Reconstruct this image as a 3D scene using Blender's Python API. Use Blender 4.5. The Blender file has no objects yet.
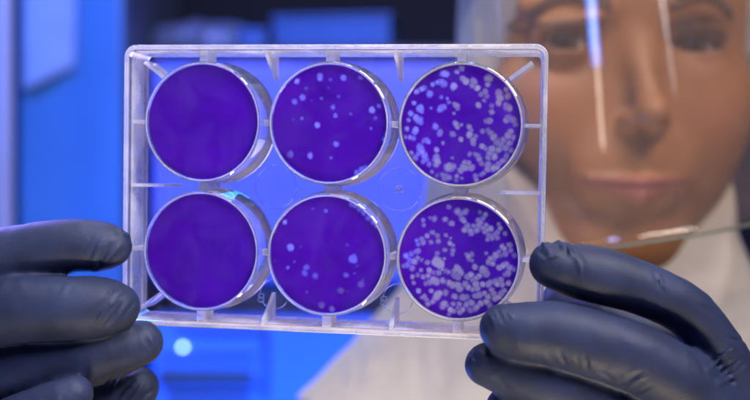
import bpy, math, random
import numpy as np
from mathutils import Vector, Matrix, noise

# ------------------------------------------------------------------ basics
# working space: millimetres, (x right, d away from the camera, y up); camera at the origin, eye height 1.4 m
EYE = 1400.0
FPX = 1100.0
sc = bpy.context.scene
COL = sc.collection
rng = random.Random(7)

def Wm(x, d, y): return Vector((x, d, y + EYE)) / 1000.0
def at(px, py, d): return np.array([(px - 375) * d / FPX, d, (200 - py) * d / FPX])

world = bpy.data.worlds.new("World"); sc.world = world; world.use_nodes = True
bg = world.node_tree.nodes["Background"]; bg.inputs[0].default_value = (0.03, 0.06, 0.22, 1); bg.inputs[1].default_value = 0.6

# ------------------------------------------------------------------ materials
def mat(name, col, rough=.5, spec=.5, metal=0., var=0., vscale=30., bump=0., bscale=400., sss=0., coat=0., sheen=0., col2=None, alpha=None):
    m = bpy.data.materials.new(name); m.use_nodes = True
    nt = m.node_tree; N = nt.nodes; L = nt.links; p = N["Principled BSDF"]
    p.inputs["Roughness"].default_value = rough; p.inputs["Metallic"].default_value = metal
    p.inputs["Specular IOR Level"].default_value = spec
    p.inputs["Coat Weight"].default_value = coat; p.inputs["Sheen Weight"].default_value = sheen
    p.inputs["Base Color"].default_value = (*col, 1)
    if sss:
        p.inputs["Subsurface Weight"].default_value = sss; p.inputs["Subsurface Scale"].default_value = .004
        p.inputs["Subsurface Radius"].default_value = (1, .35, .2)
    tc = N.new("ShaderNodeTexCoord")
    if var or col2:
        n = N.new("ShaderNodeTexNoise"); n.inputs["Scale"].default_value = vscale; n.inputs["Detail"].default_value = 5
        L.new(tc.outputs["Object"], n.inputs["Vector"])
        r = N.new("ShaderNodeValToRGB"); c2 = col2 or tuple(c * (1 - var) for c in col)
        r.color_ramp.elements[0].color = (*c2, 1); r.color_ramp.elements[1].color = (*col, 1)
        r.color_ramp.elements[0].position = .35; r.color_ramp.elements[1].position = .65
        L.new(n.outputs[0], r.inputs[0]); L.new(r.outputs[0], p.inputs["Base Color"])
    if bump:
        n = N.new("ShaderNodeTexNoise"); n.inputs["Scale"].default_value = bscale; n.inputs["Detail"].default_value = 6
        L.new(tc.outputs["Object"], n.inputs["Vector"])
        b = N.new("ShaderNodeBump"); b.inputs["Strength"].default_value = bump; b.inputs["Distance"].default_value = .001
        L.new(n.outputs[0], b.inputs["Height"]); L.new(b.outputs[0], p.inputs["Normal"])
    return m

def clear_solid(name, haze=.08, tint=(1, 1, 1), rough=.02, clear=.25):
    """moulded polystyrene: refracting, a little cloudy"""
    m = bpy.data.materials.new(name); m.use_nodes = True
    nt = m.node_tree; N = nt.nodes; L = nt.links; N.clear()
    out = N.new("ShaderNodeOutputMaterial")
    g = N.new("ShaderNodeBsdfGlass"); g.inputs["IOR"].default_value = 1.55; g.inputs["Roughness"].default_value = rough
    g.inputs["Color"].default_value = (*tint, 1)
    tc = N.new("ShaderNodeTexCoord"); n = N.new("ShaderNodeTexNoise"); n.inputs["Scale"].default_value = 260; n.inputs["Detail"].default_value = 3
    L.new(tc.outputs["Object"], n.inputs["Vector"])
    b = N.new("ShaderNodeBump"); b.inputs["Strength"].default_value = .04; b.inputs["Distance"].default_value = .0004
    L.new(n.outputs[0], b.inputs["Height"]); L.new(b.outputs[0], g.inputs["Normal"])
    t = N.new("ShaderNodeBsdfTransparent"); t.inputs["Color"].default_value = (.93, .93, .97, 1)
    m1 = N.new("ShaderNodeMixShader"); m1.inputs[0].default_value = clear
    L.new(g.outputs[0], m1.inputs[1]); L.new(t.outputs[0], m1.inputs[2])
    d = N.new("ShaderNodeBsdfDiffuse"); d.inputs["Color"].default_value = (.8, .8, .86, 1)
    tr = N.new("ShaderNodeBsdfTranslucent"); tr.inputs["Color"].default_value = (.8, .8, .9, 1)
    m0 = N.new("ShaderNodeMixShader"); m0.inputs[0].default_value = .4
    L.new(d.outputs[0], m0.inputs[1]); L.new(tr.outputs[0], m0.inputs[2])
    n2 = N.new("ShaderNodeTexNoise"); n2.inputs["Scale"].default_value = 120; n2.inputs["Detail"].default_value = 4
    L.new(tc.outputs["Object"], n2.inputs["Vector"])
    mr = N.new("ShaderNodeMapRange"); mr.inputs[1].default_value = .4; mr.inputs[2].default_value = .75
    mr.inputs[3].default_value = haze * .8; mr.inputs[4].default_value = haze * 1.4
    L.new(n2.outputs[0], mr.inputs[0])
    m2 = N.new("ShaderNodeMixShader"); L.new(mr.outputs[0], m2.inputs[0])
    L.new(m1.outputs[0], m2.inputs[1]); L.new(m0.outputs[0], m2.inputs[2]); L.new(m2.outputs[0], out.inputs[0])
    return m

def clear_sheet(name, haze=.03, dirt=1., tint=(.97, .97, .99), refl=1., rough=.01, bump=.0, haze_col=(.8, .8, .85)):
    """a thin flat clear sheet: light goes straight through, the surface mirrors by its angle"""
    m = bpy.data.materials.new(name); m.use_nodes = True
    nt = m.node_tree; N = nt.nodes; L = nt.links; N.clear()
    out = N.new("ShaderNodeOutputMaterial")
    t = N.new("ShaderNodeBsdfTransparent"); t.inputs["Color"].default_value = (*tint, 1)
    g = N.new("ShaderNodeBsdfGlossy"); g.inputs["Roughness"].default_value = rough
    ge = N.new("ShaderNodeNewGeometry"); dt = N.new("ShaderNodeVectorMath"); dt.operation = 'DOT_PRODUCT'      # Schlick's mirror share, the same from both sides
    L.new(ge.outputs["Normal"], dt.inputs[0]); L.new(ge.outputs["Incoming"], dt.inputs[1])
    def ma(op, a, b):
        q = N.new("ShaderNodeMath"); q.operation = op
        for k, v in enumerate((a, b)):
            if isinstance(v, (int, float)): q.inputs[k].default_value = v
            elif v is not None: L.new(v, q.inputs[k])
        return q.outputs[0]
    f_ = ma('ADD', ma('MULTIPLY', ma('POWER', ma('SUBTRACT', 1., ma('ABSOLUTE', dt.outputs["Value"], None)), 5.), .96), .04)
    mu = N.new("ShaderNodeMath"); mu.operation = 'MULTIPLY'; mu.inputs[1].default_value = refl
    L.new(f_, mu.inputs[0])
    m1 = N.new("ShaderNodeMixShader"); L.new(mu.outputs[0], m1.inputs[0]); L.new(t.outputs[0], m1.inputs[1]); L.new(g.outputs[0], m1.inputs[2])
    tc = N.new("ShaderNodeTexCoord")
    if bump:
        n = N.new("ShaderNodeTexNoise"); n.inputs["Scale"].default_value = 35; n.inputs["Detail"].default_value = 2
        L.new(tc.outputs["Object"], n.inputs["Vector"])
        b = N.new("ShaderNodeBump"); b.inputs["Strength"].default_value = bump; b.inputs["Distance"].default_value = .001
        L.new(n.outputs[0], b.inputs["Height"]); L.new(b.outputs[0], g.inputs["Normal"])
    d = N.new("ShaderNodeBsdfDiffuse"); d.inputs["Color"].default_value = (*haze_col, 1)
    m2 = N.new("ShaderNodeMixShader")
    nz = N.new("ShaderNodeTexNoise"); nz.inputs["Scale"].default_value = 90; nz.inputs["Detail"].default_value = 5; nz.inputs["Distortion"].default_value = 1.2; L.new(tc.outputs["Object"], nz.inputs["Vector"])
    rz = N.new("ShaderNodeMapRange"); rz.inputs[1].default_value = .42; rz.inputs[2].default_value = .75; rz.inputs[3].default_value = haze * (1 - .5 * dirt); rz.inputs[4].default_value = haze * (1 + 2 * dirt)
    L.new(nz.outputs[0], rz.inputs[0]); L.new(rz.outputs[0], m2.inputs[0])
    L.new(m1.outputs[0], m2.inputs[1]); L.new(d.outputs[0], m2.inputs[2]); L.new(m2.outputs[0], out.inputs[0])
    return m

def stain_mat():
    m = bpy.data.materials.new("violet_stain"); m.use_nodes = True
    nt = m.node_tree; N = nt.nodes; L = nt.links; N.clear()
    out = N.new("ShaderNodeOutputMaterial")
    at_ = N.new("ShaderNodeAttribute"); at_.attribute_name = "stain"
    tc = N.new("ShaderNodeTexCoord")
    n = N.new("ShaderNodeTexNoise"); n.inputs["Scale"].default_value = 55; n.inputs["Detail"].default_value = 4; n.inputs["Distortion"].default_value = .8
    L.new(tc.outputs["Object"], n.inputs["Vector"])
    r = N.new("ShaderNodeValToRGB")
    r.color_ramp.elements[0].color = (.039, .0010, .250, 1); r.color_ramp.elements[1].color = (.055, .0014, .33, 1)
    r.color_ramp.elements[0].position = .3; r.color_ramp.elements[1].position = .7
    L.new(n.outputs[0], r.inputs[0])
    mp = N.new("ShaderNodeMapping"); mp.inputs["Scale"].default_value = (1, 1, .35); mp.inputs["Rotation"].default_value = (0, .5, 0); L.new(tc.outputs["Object"], mp.inputs[0])
    n3 = N.new("ShaderNodeTexNoise"); n3.inputs["Scale"].default_value = 300; n3.inputs["Detail"].default_value = 6; n3.inputs["Distortion"].default_value = 1.5
    L.new(mp.outputs[0], n3.inputs["Vector"])
    mr = N.new("ShaderNodeMapRange"); mr.inputs[1].default_value = .3; mr.inputs[2].default_value = .7; mr.inputs[3].default_value = .88; mr.inputs[4].default_value = 1.0
    L.new(n3.outputs[0], mr.inputs[0])
    hs = N.new("ShaderNodeHueSaturation"); L.new(r.outputs[0], hs.inputs["Color"]); L.new(mr.outputs[0], hs.inputs["Value"]); r = hs
    d = N.new("ShaderNodeBsdfDiffuse"); L.new(r.outputs[0], d.inputs[0])
    tr = N.new("ShaderNodeBsdfTranslucent"); L.new(r.outputs[0], tr.inputs[0])
    m0 = N.new("ShaderNodeMixShader"); m0.inputs[0].default_value = .12; L.new(d.outputs[0], m0.inputs[1]); L.new(tr.outputs[0], m0.inputs[2])
    t = N.new("ShaderNodeBsdfTransparent"); t.inputs[0].default_value = (.78, .72, .98, 1)
    pd = N.new("ShaderNodeBsdfDiffuse"); pd.inputs[0].default_value = (.40, .38, .70, 1)
    m1 = N.new("ShaderNodeMixShader"); m1.inputs[0].default_value = .36; L.new(t.outputs[0], m1.inputs[1]); L.new(pd.outputs[0], m1.inputs[2])
    m2 = N.new("ShaderNodeMixShader"); L.new(at_.outputs["Fac"], m2.inputs[0]); L.new(m1.outputs[0], m2.inputs[1]); L.new(m0.outputs[0], m2.inputs[2])
    L.new(m2.outputs[0], out.inputs[0])
    return m

M = dict(
    plastic=clear_solid("clear_polystyrene", .035, rough=.008, clear=.1),
    plastic_edge=clear_solid('edge_polystyrene', .30, rough=.06, clear=.1),  # whitish haze put in the material to draw bright edge highlights
    plastic_rib=clear_solid("frosted_polystyrene", .40, rough=.12, clear=.2),
    plastic_frame=clear_solid("frame_polystyrene", .055, rough=.01, clear=.1),
    sheet=clear_sheet("clear_floor", .002, refl=.8),
    deck=clear_sheet("clear_deck", .022, refl=1.0, tint=(.95, .95, .98)),
    visor=clear_sheet("visor_film", .04, dirt=.12, tint=(.97, .95, .93), refl=1.0, bump=.12, haze_col=(.6, .45, .38)),  # brownish haze colour paints the veil of warm reflections
    stain=stain_mat(),
    glove=mat("dark_nitrile", (.0155, .0215, .054), rough=.55, spec=.18, var=.35, vscale=90, bump=.12, bscale=1500),
    gown=mat("gown_fabric", (.60, .43, .25), rough=.8, spec=.2, var=.12, vscale=40, bump=.3, bscale=250, sheen=.2),
    hood=mat("hood_fabric", (.38, .34, .29), rough=.8, spec=.2, var=.12, vscale=40, bump=.3, bscale=250, sheen=.2),
    edge=mat("visor_edge", (.09, .10, .075), rough=.35, spec=.6, var=.2, vscale=80),
    brow=mat("brow_hair", (.15, .08, .04), rough=.7, var=.4, vscale=400),
)

# ------------------------------------------------------------------ mesh builders
def mesh_obj(name, V, F, m, parent=None, smooth=True, mats=None, fmat=None):
    me = bpy.data.meshes.new(name)
    me.from_pydata([tuple(v) for v in V], [], [tuple(f) for f in F])
    me.update()
    for mm in (mats or [m]): me.materials.append(mm)
    if fmat is not None: me.polygons.foreach_set("material_index", fmat)
    if smooth: me.polygons.foreach_set("use_smooth", [True] * len(me.polygons))
    o = bpy.data.objects.new(name, me); COL.objects.link(o)
    if parent: o.parent = parent
    return o

def recentre(o, origin):
    """put the object's origin at a world point (vertices given in world metres)"""
    off = Vector(origin); o.data.transform(Matrix.Translation(-off))
    o.location = off if o.parent is None else off - o.parent.matrix_world.translation if False else off
    return o

def tag(o, label=None, cat=None, group=None, kind=None):
    if label: o["label"] = label
    if cat: o["category"] = cat
    if group: o["group"] = group
    if kind: o["kind"] = kind
    return o

def empty(name, loc):
    o = bpy.data.objects.new(name, None); COL.objects.link(o); o.location = loc; o.empty_display_size = .01
    return o

class MB:
    """collects shapes into one mesh; coordinates as given"""
    def __init__(s): s.V = []; s.F = []
    def add(s, V, F):
        b = len(s.V); s.V += [tuple(v) for v in V]; s.F += [tuple(b + i for i in f) for f in F]
    def box(s, x0, x1, y0, y1, z0, z1, bev=0.):
        b = min(bev, .49 * min(abs(x1 - x0), abs(y1 - y0), abs(z1 - z0)))
        if b <= 0:
            V = [(x, y, z) for x in (x0, x1) for y in (y0, y1) for z in (z0, z1)]
            s.add(V, [(0, 1, 3, 2), (4, 6, 7, 5), (0, 4, 5, 1), (2, 3, 7, 6), (0, 2, 6, 4), (1, 5, 7, 3)]); return
        import bmesh
        bm = bmesh.new(); bmesh.ops.create_cube(bm, size=1)
        for v in bm.verts: v.co = Vector(((x0 + x1) / 2 + v.co.x * (x1 - x0), (y0 + y1) / 2 + v.co.y * (y1 - y0), (z0 + z1) / 2 + v.co.z * (z1 - z0)))
        bmesh.ops.bevel(bm, geom=bm.edges[:], offset=b, segments=3, profile=.5, affect='EDGES')
        bm.verts.index_update(); s.add([v.co[:] for v in bm.verts], [[v.index for v in f.verts] for f in bm.faces]); bm.free()
    def tube(s, P, R, n=12, cap=True):
        P = [Vector(p) for p in P]; R = R if hasattr(R, '__len__') else [R] * len(P)
        V = []; F = []
        for i, p in enumerate(P):
            t = (P[min(i + 1, len(P) - 1)] - P[max(i - 1, 0)]).normalized()
            a = t.cross(Vector((0, 0, 1)) if abs(t.z) < .9 else Vector((1, 0, 0))).normalized(); b = t.cross(a)
            for k in range(n):
                th = 2 * math.pi * k / n; V.append(p + (a * math.cos(th) + b * math.sin(th)) * R[i])
        for i in range(len(P) - 1):
            for k in range(n): F.append((i * n + k, i * n + (k + 1) % n, (i + 1) * n + (k + 1) % n, (i + 1) * n + k))
        if cap: F.append(tuple(range(n))[::-1]); F.append(tuple((len(P) - 1) * n + k for k in range(n)))
        s.add(V, F)
    def build(s, name, m, parent=None, smooth=False): return mesh_obj(name, s.V, s.F, m, parent, smooth)

def smooth_by_angle(o, deg=35):
    me = o.data; import bmesh
    bm = bmesh.new(); bm.from_mesh(me)
    bmesh.ops.recalc_face_normals(bm, faces=bm.faces[:])
    for f in bm.faces: f.smooth = True
    for e in bm.edges:
        if len(e.link_faces) == 2 and e.calc_face_angle(0) > math.radians(deg): e.smooth = False
    bm.to_mesh(me); bm.free(); return o

# ------------------------------------------------------------------ signed distance fields
def grid(lo, hi, h):
    lo = np.array(lo, float); n = np.ceil((np.array(hi) - lo) / h).astype(int) + 1
    ax = [lo[i] + h * np.arange(n[i]) for i in range(3)]
    X, Y, Z = np.meshgrid(*ax, indexing='ij')
    return np.stack([X, Y, Z], -1).astype(np.float32), lo, h

def surface_nets(F, lo, h):
    S = F < 0; n = F.shape; c = tuple(k - 1 for k in n)
    acc = np.zeros(c + (3,), np.float64); cnt = np.zeros(c, np.int32); edges = []
    for ax in range(3):
        sl0 = [slice(None)] * 3; sl1 = [slice(None)] * 3; sl0[ax] = slice(0, -1); sl1[ax] = slice(1, None)
        a = F[tuple(sl0)]; b = F[tuple(sl1)]; ch = S[tuple(sl0)] != S[tuple(sl1)]
        I = np.argwhere(ch); t = a[ch] / (a[ch] - b[ch]); P = I.astype(float); P[:, ax] += t
        o = [k for k in range(3) if k != ax]
        for d0 in (0, -1):
            for d1 in (0, -1):
                J = I.copy(); J[:, o[0]] += d0; J[:, o[1]] += d1
                ok = np.all((J >= 0) & (J < np.array(c)), axis=1)
                Jt = tuple(J[ok].T); np.add.at(acc, Jt, P[ok]); np.add.at(cnt, Jt, 1)
        edges.append((ax, o, I, S[tuple(sl0)][ch]))
    used = cnt > 0; idx = -np.ones(c, int); idx[used] = np.arange(used.sum())
    V = acc[used] / cnt[used][:, None] * h + lo
    Fq = []
    for ax, o, I, s in edges:
        ok = (I[:, o[0]] > 0) & (I[:, o[1]] > 0) & (I[:, o[0]] < c[o[0]]) & (I[:, o[1]] < c[o[1]])
        I = I[ok]; s = s[ok]; q = []
        for d0, d1 in ((-1, -1), (0, -1), (0, 0), (-1, 0)):
            J = I.copy(); J[:, o[0]] += d0; J[:, o[1]] += d1; q.append(idx[tuple(J.T)])
        q = np.stack(q, 1); flip = s if ax != 1 else ~s
        q[~flip] = q[~flip][:, ::-1]; Fq.append(q)
    return V, np.concatenate(Fq)

def np_mesh(name, V, Q, m, parent=None):
    me = bpy.data.meshes.new(name)
    me.vertices.add(len(V)); me.vertices.foreach_set("co", V.astype(np.float32).ravel())
    me.loops.add(Q.size); me.loops.foreach_set("vertex_index", Q.astype(np.int32).ravel())
    me.polygons.add(len(Q)); me.polygons.foreach_set("loop_start", np.arange(0, Q.size, 4, dtype=np.int32))
    me.polygons.foreach_set("use_smooth", np.ones(len(Q), bool))
    me.update(calc_edges=True); me.validate()
    me.materials.append(m)
    o = bpy.data.objects.new(name, me); COL.objects.link(o)
    if parent: o.parent = parent
    return o

def relax(V, Q, it=2, k=.5):
    for _ in range(it):
        S = np.zeros_like(V); C = np.zeros(len(V))
        for a, b in ((0, 1), (1, 2), (2, 3), (3, 0)):
            np.add.at(S, Q[:, a], V[Q[:, b]]); np.add.at(S, Q[:, b], V[Q[:, a]]); np.add.at(C, Q[:, a], 1); np.add.at(C, Q[:, b], 1)
        V = V + k * (S / np.maximum(C, 1)[:, None] - V)
    return V

def smin(a, b, k):
    hh = np.clip(.5 + .5 * (b - a) / k, 0, 1)
    return b * (1 - hh) + a * hh - k * hh * (1 - hh)
def smax(a, b, k): return -smin(-a, -b, k)
def cone(P, a, b, ra, rb):
    a = np.array(a, np.float32); b = np.array(b, np.float32); ab = b - a
    t = np.clip(((P - a) @ ab) / max(float(ab @ ab), 1e-9), 0, 1)
    return np.linalg.norm(P - a - t[..., None] * ab, axis=-1) - (ra + (rb - ra) * t)
def ell(P, c, r):
    q = (P - np.array(c, np.float32)) / np.array(r, np.float32)
    k = np.linalg.norm(q, axis=-1); return (k - 1) * min(r) if False else k * (k - 1) / np.maximum(np.linalg.norm(q / np.array(r, np.float32), axis=-1), 1e-6)
_ws = np.random.RandomState(3)
WV = [(_ws.normal(size=3), _ws.uniform(0, 6.28)) for _ in range(40)]
def wob(P, scale, seed=0, n=6):
    """cheap smooth 3-D noise"""
    r = 0
    for i in range(n):
        v, ph = WV[(seed * 7 + i) % 40]; v = v / np.linalg.norm(v) * (.7 + .6 * ((i * 37 + seed * 11) % 10) / 10)
        r = r + np.sin(P @ (v * 6.28 / scale).astype(np.float32) + ph)
    return r / n ** .5

def catmull(pts, sub=5):
    P = np.array(pts, float); P = np.vstack([2 * P[0] - P[1], P, 2 * P[-1] - P[-2]]); out = []
    for i in range(1, len(P) - 2):
        for k in range(sub):
            t = k / sub; p0, p1, p2, p3 = P[i - 1:i + 3]
            out.append(.5 * (2 * p1 + (p2 - p0) * t + (2 * p0 - 5 * p1 + 4 * p2 - p3) * t * t + (3 * p1 - p0 - 3 * p2 + p3) * t ** 3))
    out.append(P[-2]); return np.array(out)

# ------------------------------------------------------------------ gloves
def glove_mesh(name, fingers, palm, folds, lo, hi, h, label, parent, flexk=2.2):
    P, lo, h = grid(lo, hi, h)
    shp = P.shape[:3]; F = np.full(shp, 60., np.float32)
    for fg in fingers:
        pts = catmull([list(at(a, b, d)) + [r] for a, b, d, r in fg])
        mn = pts[:, :3].min(0) - 14; mx = pts[:, :3].max(0) + 14
        i0 = np.clip(((mn - lo) / h).astype(int), 0, np.array(shp)); i1 = np.clip(((mx - lo) / h).astype(int) + 1, 0, np.array(shp))
        s = tuple(slice(a, b) for a, b in zip(i0, i1)); Q = P[s]
        if Q.size == 0: continue
        D = np.full(Q.shape[:3], 60., np.float32)
        for a, b in zip(pts[:-1], pts[1:]): D = np.minimum(D, cone(Q, a[:3], b[:3], a[3], b[3]))
        F[s] = smin(F[s], D, flexk)
    if palm:
        G = np.full(shp, 60., np.float32)
        for (a, ra), (b, rb) in palm: G = smin(G, cone(P, at(*a), at(*b), ra, rb), 8.)
        F = smin(F, G, 6.)
    near = np.abs(F) < 4
    Q = P[near]; px = 375 + FPX * Q[:, 0] / Q[:, 1]; py = 200 - FPX * Q[:, 2] / Q[:, 1]
    dsp = np.zeros(len(Q), np.float32)
    for x0, y0, x1, y1, w, amp in folds:
        vx, vy = x1 - x0, y1 - y0; L2 = vx * vx + vy * vy
        t = np.clip(((px - x0) * vx + (py - y0) * vy) / L2, 0, 1)
        bend = 1.3 * np.sin(t * 3.1 + x0)
        dd = np.hypot(px - x0 - t * vx + bend * vy / L2 ** .5, py - y0 - t * vy - bend * vx / L2 ** .5)
        amp *= 1.2; dsp += amp * np.exp(-(dd / w) ** 2) * np.sin(np.clip(t, .04, .96) * math.pi) ** .5
        dsp -= .45 * amp * np.exp(-((dd - 2.1 * w) / (w * .9)) ** 2) * np.sin(np.clip(t, .04, .96) * math.pi) ** .5
    # slack thin film: low, broad unevenness with fine ridges running across it
    dsp += .20 * wob(Q, 22., 1) + .15 * (1 - np.abs(wob(Q * np.array([1.6, 1, .5], np.float32), 9., 2))) * (.5 + .5 * np.clip(wob(Q, 26., 5), -1, 1))
    dsp += .22 * np.clip(1 - 2.2 * np.abs(wob(Q * np.array([1., .6, .35], np.float32), 13., 7)), 0, 1) * np.clip(wob(Q, 19., 3), 0, 1)
    F[near] -= dsp
    V, Qd = surface_nets(F, lo, h); V = relax(V, Qd, 1, .45)
    Vw = np.stack([V[:, 0], V[:, 1], V[:, 2] + EYE], 1) / 1000
    o = np_mesh(name, Vw, Qd, M['glove'], parent)
    o["label"] = label
    return o

# ------------------------------------------------------------------ the well plate
def rotm(a, b, c):
    ca, sa, cb, sb, cc, s_ = math.cos(a), math.sin(a), math.cos(b), math.sin(b), math.cos(c), math.sin(c)
    Ry = np.array([[ca, 0, sa], [0, 1, 0], [-sa, 0, ca]]); Rx = np.array([[1, 0, 0], [0, cb, -sb], [0, sb, cb]]); Rz = np.array([[cc, -s_, 0], [s_, cc, 0], [0, 0, 1]])
    return Ry @ Rx @ Rz
R = rotm(.174, -.030, -.022)
sw = lambda v: Vector((v[0], v[2], v[1]))
PL = Matrix.Identity(4)
for k, v in enumerate((R[:, 0], R[:, 2], R[:, 1])):
    s_ = sw(v)
    for r_ in range(3): PL[r_][k] = s_[r_]
PL.translation = Wm(-14.23, 325.6, 3.17)
plate = empty("six_well_plate", (0, 0, 0)); plate.matrix_world = PL
tag(plate, "clear six-well culture plate with violet stained wells held up in both gloved hands", "culture plate")

def pl(u, v, w): return (u / 1000, w / 1000, v / 1000)       # plate space: u right, v up, w away
WPX, HPX = 127.8, 85.5
def rrect(hw, hh, r, n=10):
    out = []
    for cx, cy, a0 in ((hw - r, hh - r, 0), (-hw + r, hh - r, 90), (-hw + r, -hh + r, 180), (hw - r, -hh + r, 270)):
        for k in range(n + 1):
            a = math.radians(a0 + 90 * k / n); out.append((cx + r * math.cos(a), cy + r * math.sin(a)))
    return out
def ring_sweep(prof, rc=3.7):
    V = []; F = []; n = None
    for o, w in prof:
        ring = rrect(WPX / 2 - o, HPX / 2 - o, max(rc - o, .8)); n = len(ring)
        V += [pl(u, v, w) for u, v in ring]
    m = len(prof)
    for i in range(m):
        j = (i + 1) % m
        for k in range(n): F.append((i * n + k, i * n + (k + 1) % n, j * n + (k + 1) % n, j * n + k))
    return V, F
prof = [(0, .25), (.25, 0), (1.15, 0), (1.35, .3), (1.45, 2.2), (1.62, 2.6), (2.35, 14.3), (1.0, 15.9), (.35, 15.9), (.15, 15.7), (.75, 14.6), (.55, 3.2), (0, 2.6)]
V, F = ring_sweep(prof)
nseg = len(F) // len(prof); fm = [1 if (k // nseg) in (0, 1, 2, 5, 7, 8, 12) else 0 for k in range(len(F))]
fr = mesh_obj("frame", V, F, None, plate, True, [M['plastic_frame'], M['plastic_edge']], fm); smooth_by_angle(fr, 40)

# deck with six openings
cu = bpy.data.curves.new("deck", 'CURVE'); cu.dimensions = '2D'; cu.fill_mode = 'BOTH'; cu.extrude = .0005
def spl(pts):
    s = cu.splines.new('POLY'); s.points.add(len(pts) - 1); s.use_cyclic_u = True
    for p, (x, y) in zip(s.points, pts): p.co = (x / 1000, y / 1000, 0, 1)
PITCH = 39.12
CEN = [((i - 1) * PITCH, (.5 - j) * PITCH) for j in range(2) for i in range(3)]
spl(rrect(WPX / 2 - 2.37, HPX / 2 - 2.37, 3.0))
for cx, cy in CEN: spl([(cx + 18.55 * math.cos(t * math.pi / 48), cy + 18.55 * math.sin(t * math.pi / 48)) for t in range(96)])
tmp = bpy.data.objects.new("deck_curve", cu); COL.objects.link(tmp)
dg = bpy.context.evaluated_depsgraph_get(); me = bpy.data.meshes.new_from_object(tmp.evaluated_get(dg))
bpy.data.objects.remove(tmp); me.name = "deck"; me.materials.clear(); me.materials.append(M['deck'])
for v in me.vertices: x, y, z = v.co; v.co = (x, .0151 + z, y)
deck = bpy.data.objects.new("deck", me); COL.objects.link(deck); deck.parent = plate

def lathe(prof, cx, cy, n=128):
    V = []; F = []; m = len(prof)
    for r, w in prof:
        for k in range(n):
            t = 2 * math.pi * k / n; V.append(pl(cx + r * math.cos(t), cy + r * math.sin(t), w))
    return V, F, m, n

def well_mesh(cx, cy):
    wall = [(17.55, 1.7), (17.7, 2.4), (18.05, 15.4), (18.1, 16.5), (18.3, 16.7), (18.9, 16.7), (19.1, 16.5), (19.15, 14.2), (18.95, 13.6), (18.45, 2.0), (18.2, .75), (17.9, .55), (17.45, .6)]
    V, F, m, n = lathe(wall, cx, cy)
    for i in range(m):
        j = (i + 1) % m
        for k in range(n): F.append((i * n + k, j * n + k, j * n + (k + 1) % n, i * n + (k + 1) % n))
    fm = [2 if (k // n) in (4, 11) else 0 for k in range(len(F))]
    for r, w in ((17.44, .62), (17.5, 1.7)):                      # the flat clear floor, two faces
        b = len(V); V += [pl(cx + r * math.cos(2 * math.pi * k / n), cy + r * math.sin(2 * math.pi * k / n), w) for k in range(n)]
        F.append(tuple(range(b, b + n))); fm.append(1)
    return V, F, fm

def parse(s, cx, cy, rx, ry):
    out = []
    for a in s.split():
        x, y, r = a.split(','); out.append(((float(x) - cx) / rx, (cy - float(y)) / ry, float(r) / rx))
    return out
S3 = "62,102,8 78,95,8 82,92,9 100,110,11 107,82,6 122,75,8 140,80,12 133,75,9 140,50,12 145,52,10 168,87,11 176,45,7 190,35,9 195,65,11 203,72,12 225,72,12 220,85,8 236,92,10 265,62,11 270,65,9 265,82,7 56,135,6 45,167,9 72,152,13 76,158,9 62,178,10 70,185,13 75,192,8 104,150,3 133,150,12 128,154,9 142,147,8 155,134,5 134,118,5 150,122,3 178,143,10 172,138,6 180,152,6 170,165,3 240,140,9 248,108,9 258,102,9 263,115,8 255,128,6 278,142,8 277,160,9 272,185,10 262,186,8 298,105,13 300,120,13 296,132,10 322,115,10 320,145,12 328,150,9 315,138,7 325,178,14 340,182,10 318,185,8 345,195,8 316,95,6 176,195,9 180,205,7 172,190,6 192,197,5 117,203,10 132,220,10 130,226,8 168,225,10 141,250,4 192,240,7 216,203,8 215,225,11 220,212,7 233,230,7 228,240,10 226,250,9 253,215,8 268,213,8 275,220,9 285,232,12 295,245,12 305,252,11 312,240,9 325,228,12 332,215,9 340,232,8 328,248,10 318,262,11 300,268,11 280,265,12 275,278,12 287,288,10 270,290,9 252,258,9 262,265,6 240,285,9 245,295,9 235,283,7 217,282,7 252,308,8 270,312,12 285,320,11 268,325,10 300,308,9 295,320,9 315,298,10 322,285,9 310,300,7 335,270,9 222,320,12 215,308,8 203,305,7 205,322,12 192,328,11 198,318,9 158,318,14 165,322,13 155,325,11 172,318,8 150,348,13 145,352,9 160,350,9 140,343,8 122,292,11 125,303,12 122,313,10 118,300,9 122,270,9 100,312,8 92,300,9 88,290,10 85,305,7 76,268,12 80,276,11 88,285,10 72,262,9 92,243,9 97,248,7 85,245,7 60,213,10 58,220,9 55,238,7 45,235,7 60,295,10 50,280,7 35,210,6 168,293,4 182,345,7 180,358,5 195,352,4 235,345,9 237,355,7 258,335,6 250,340,5 40,185,5 33,235,5 68,285,6 110,335,5 125,345,6"
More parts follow.
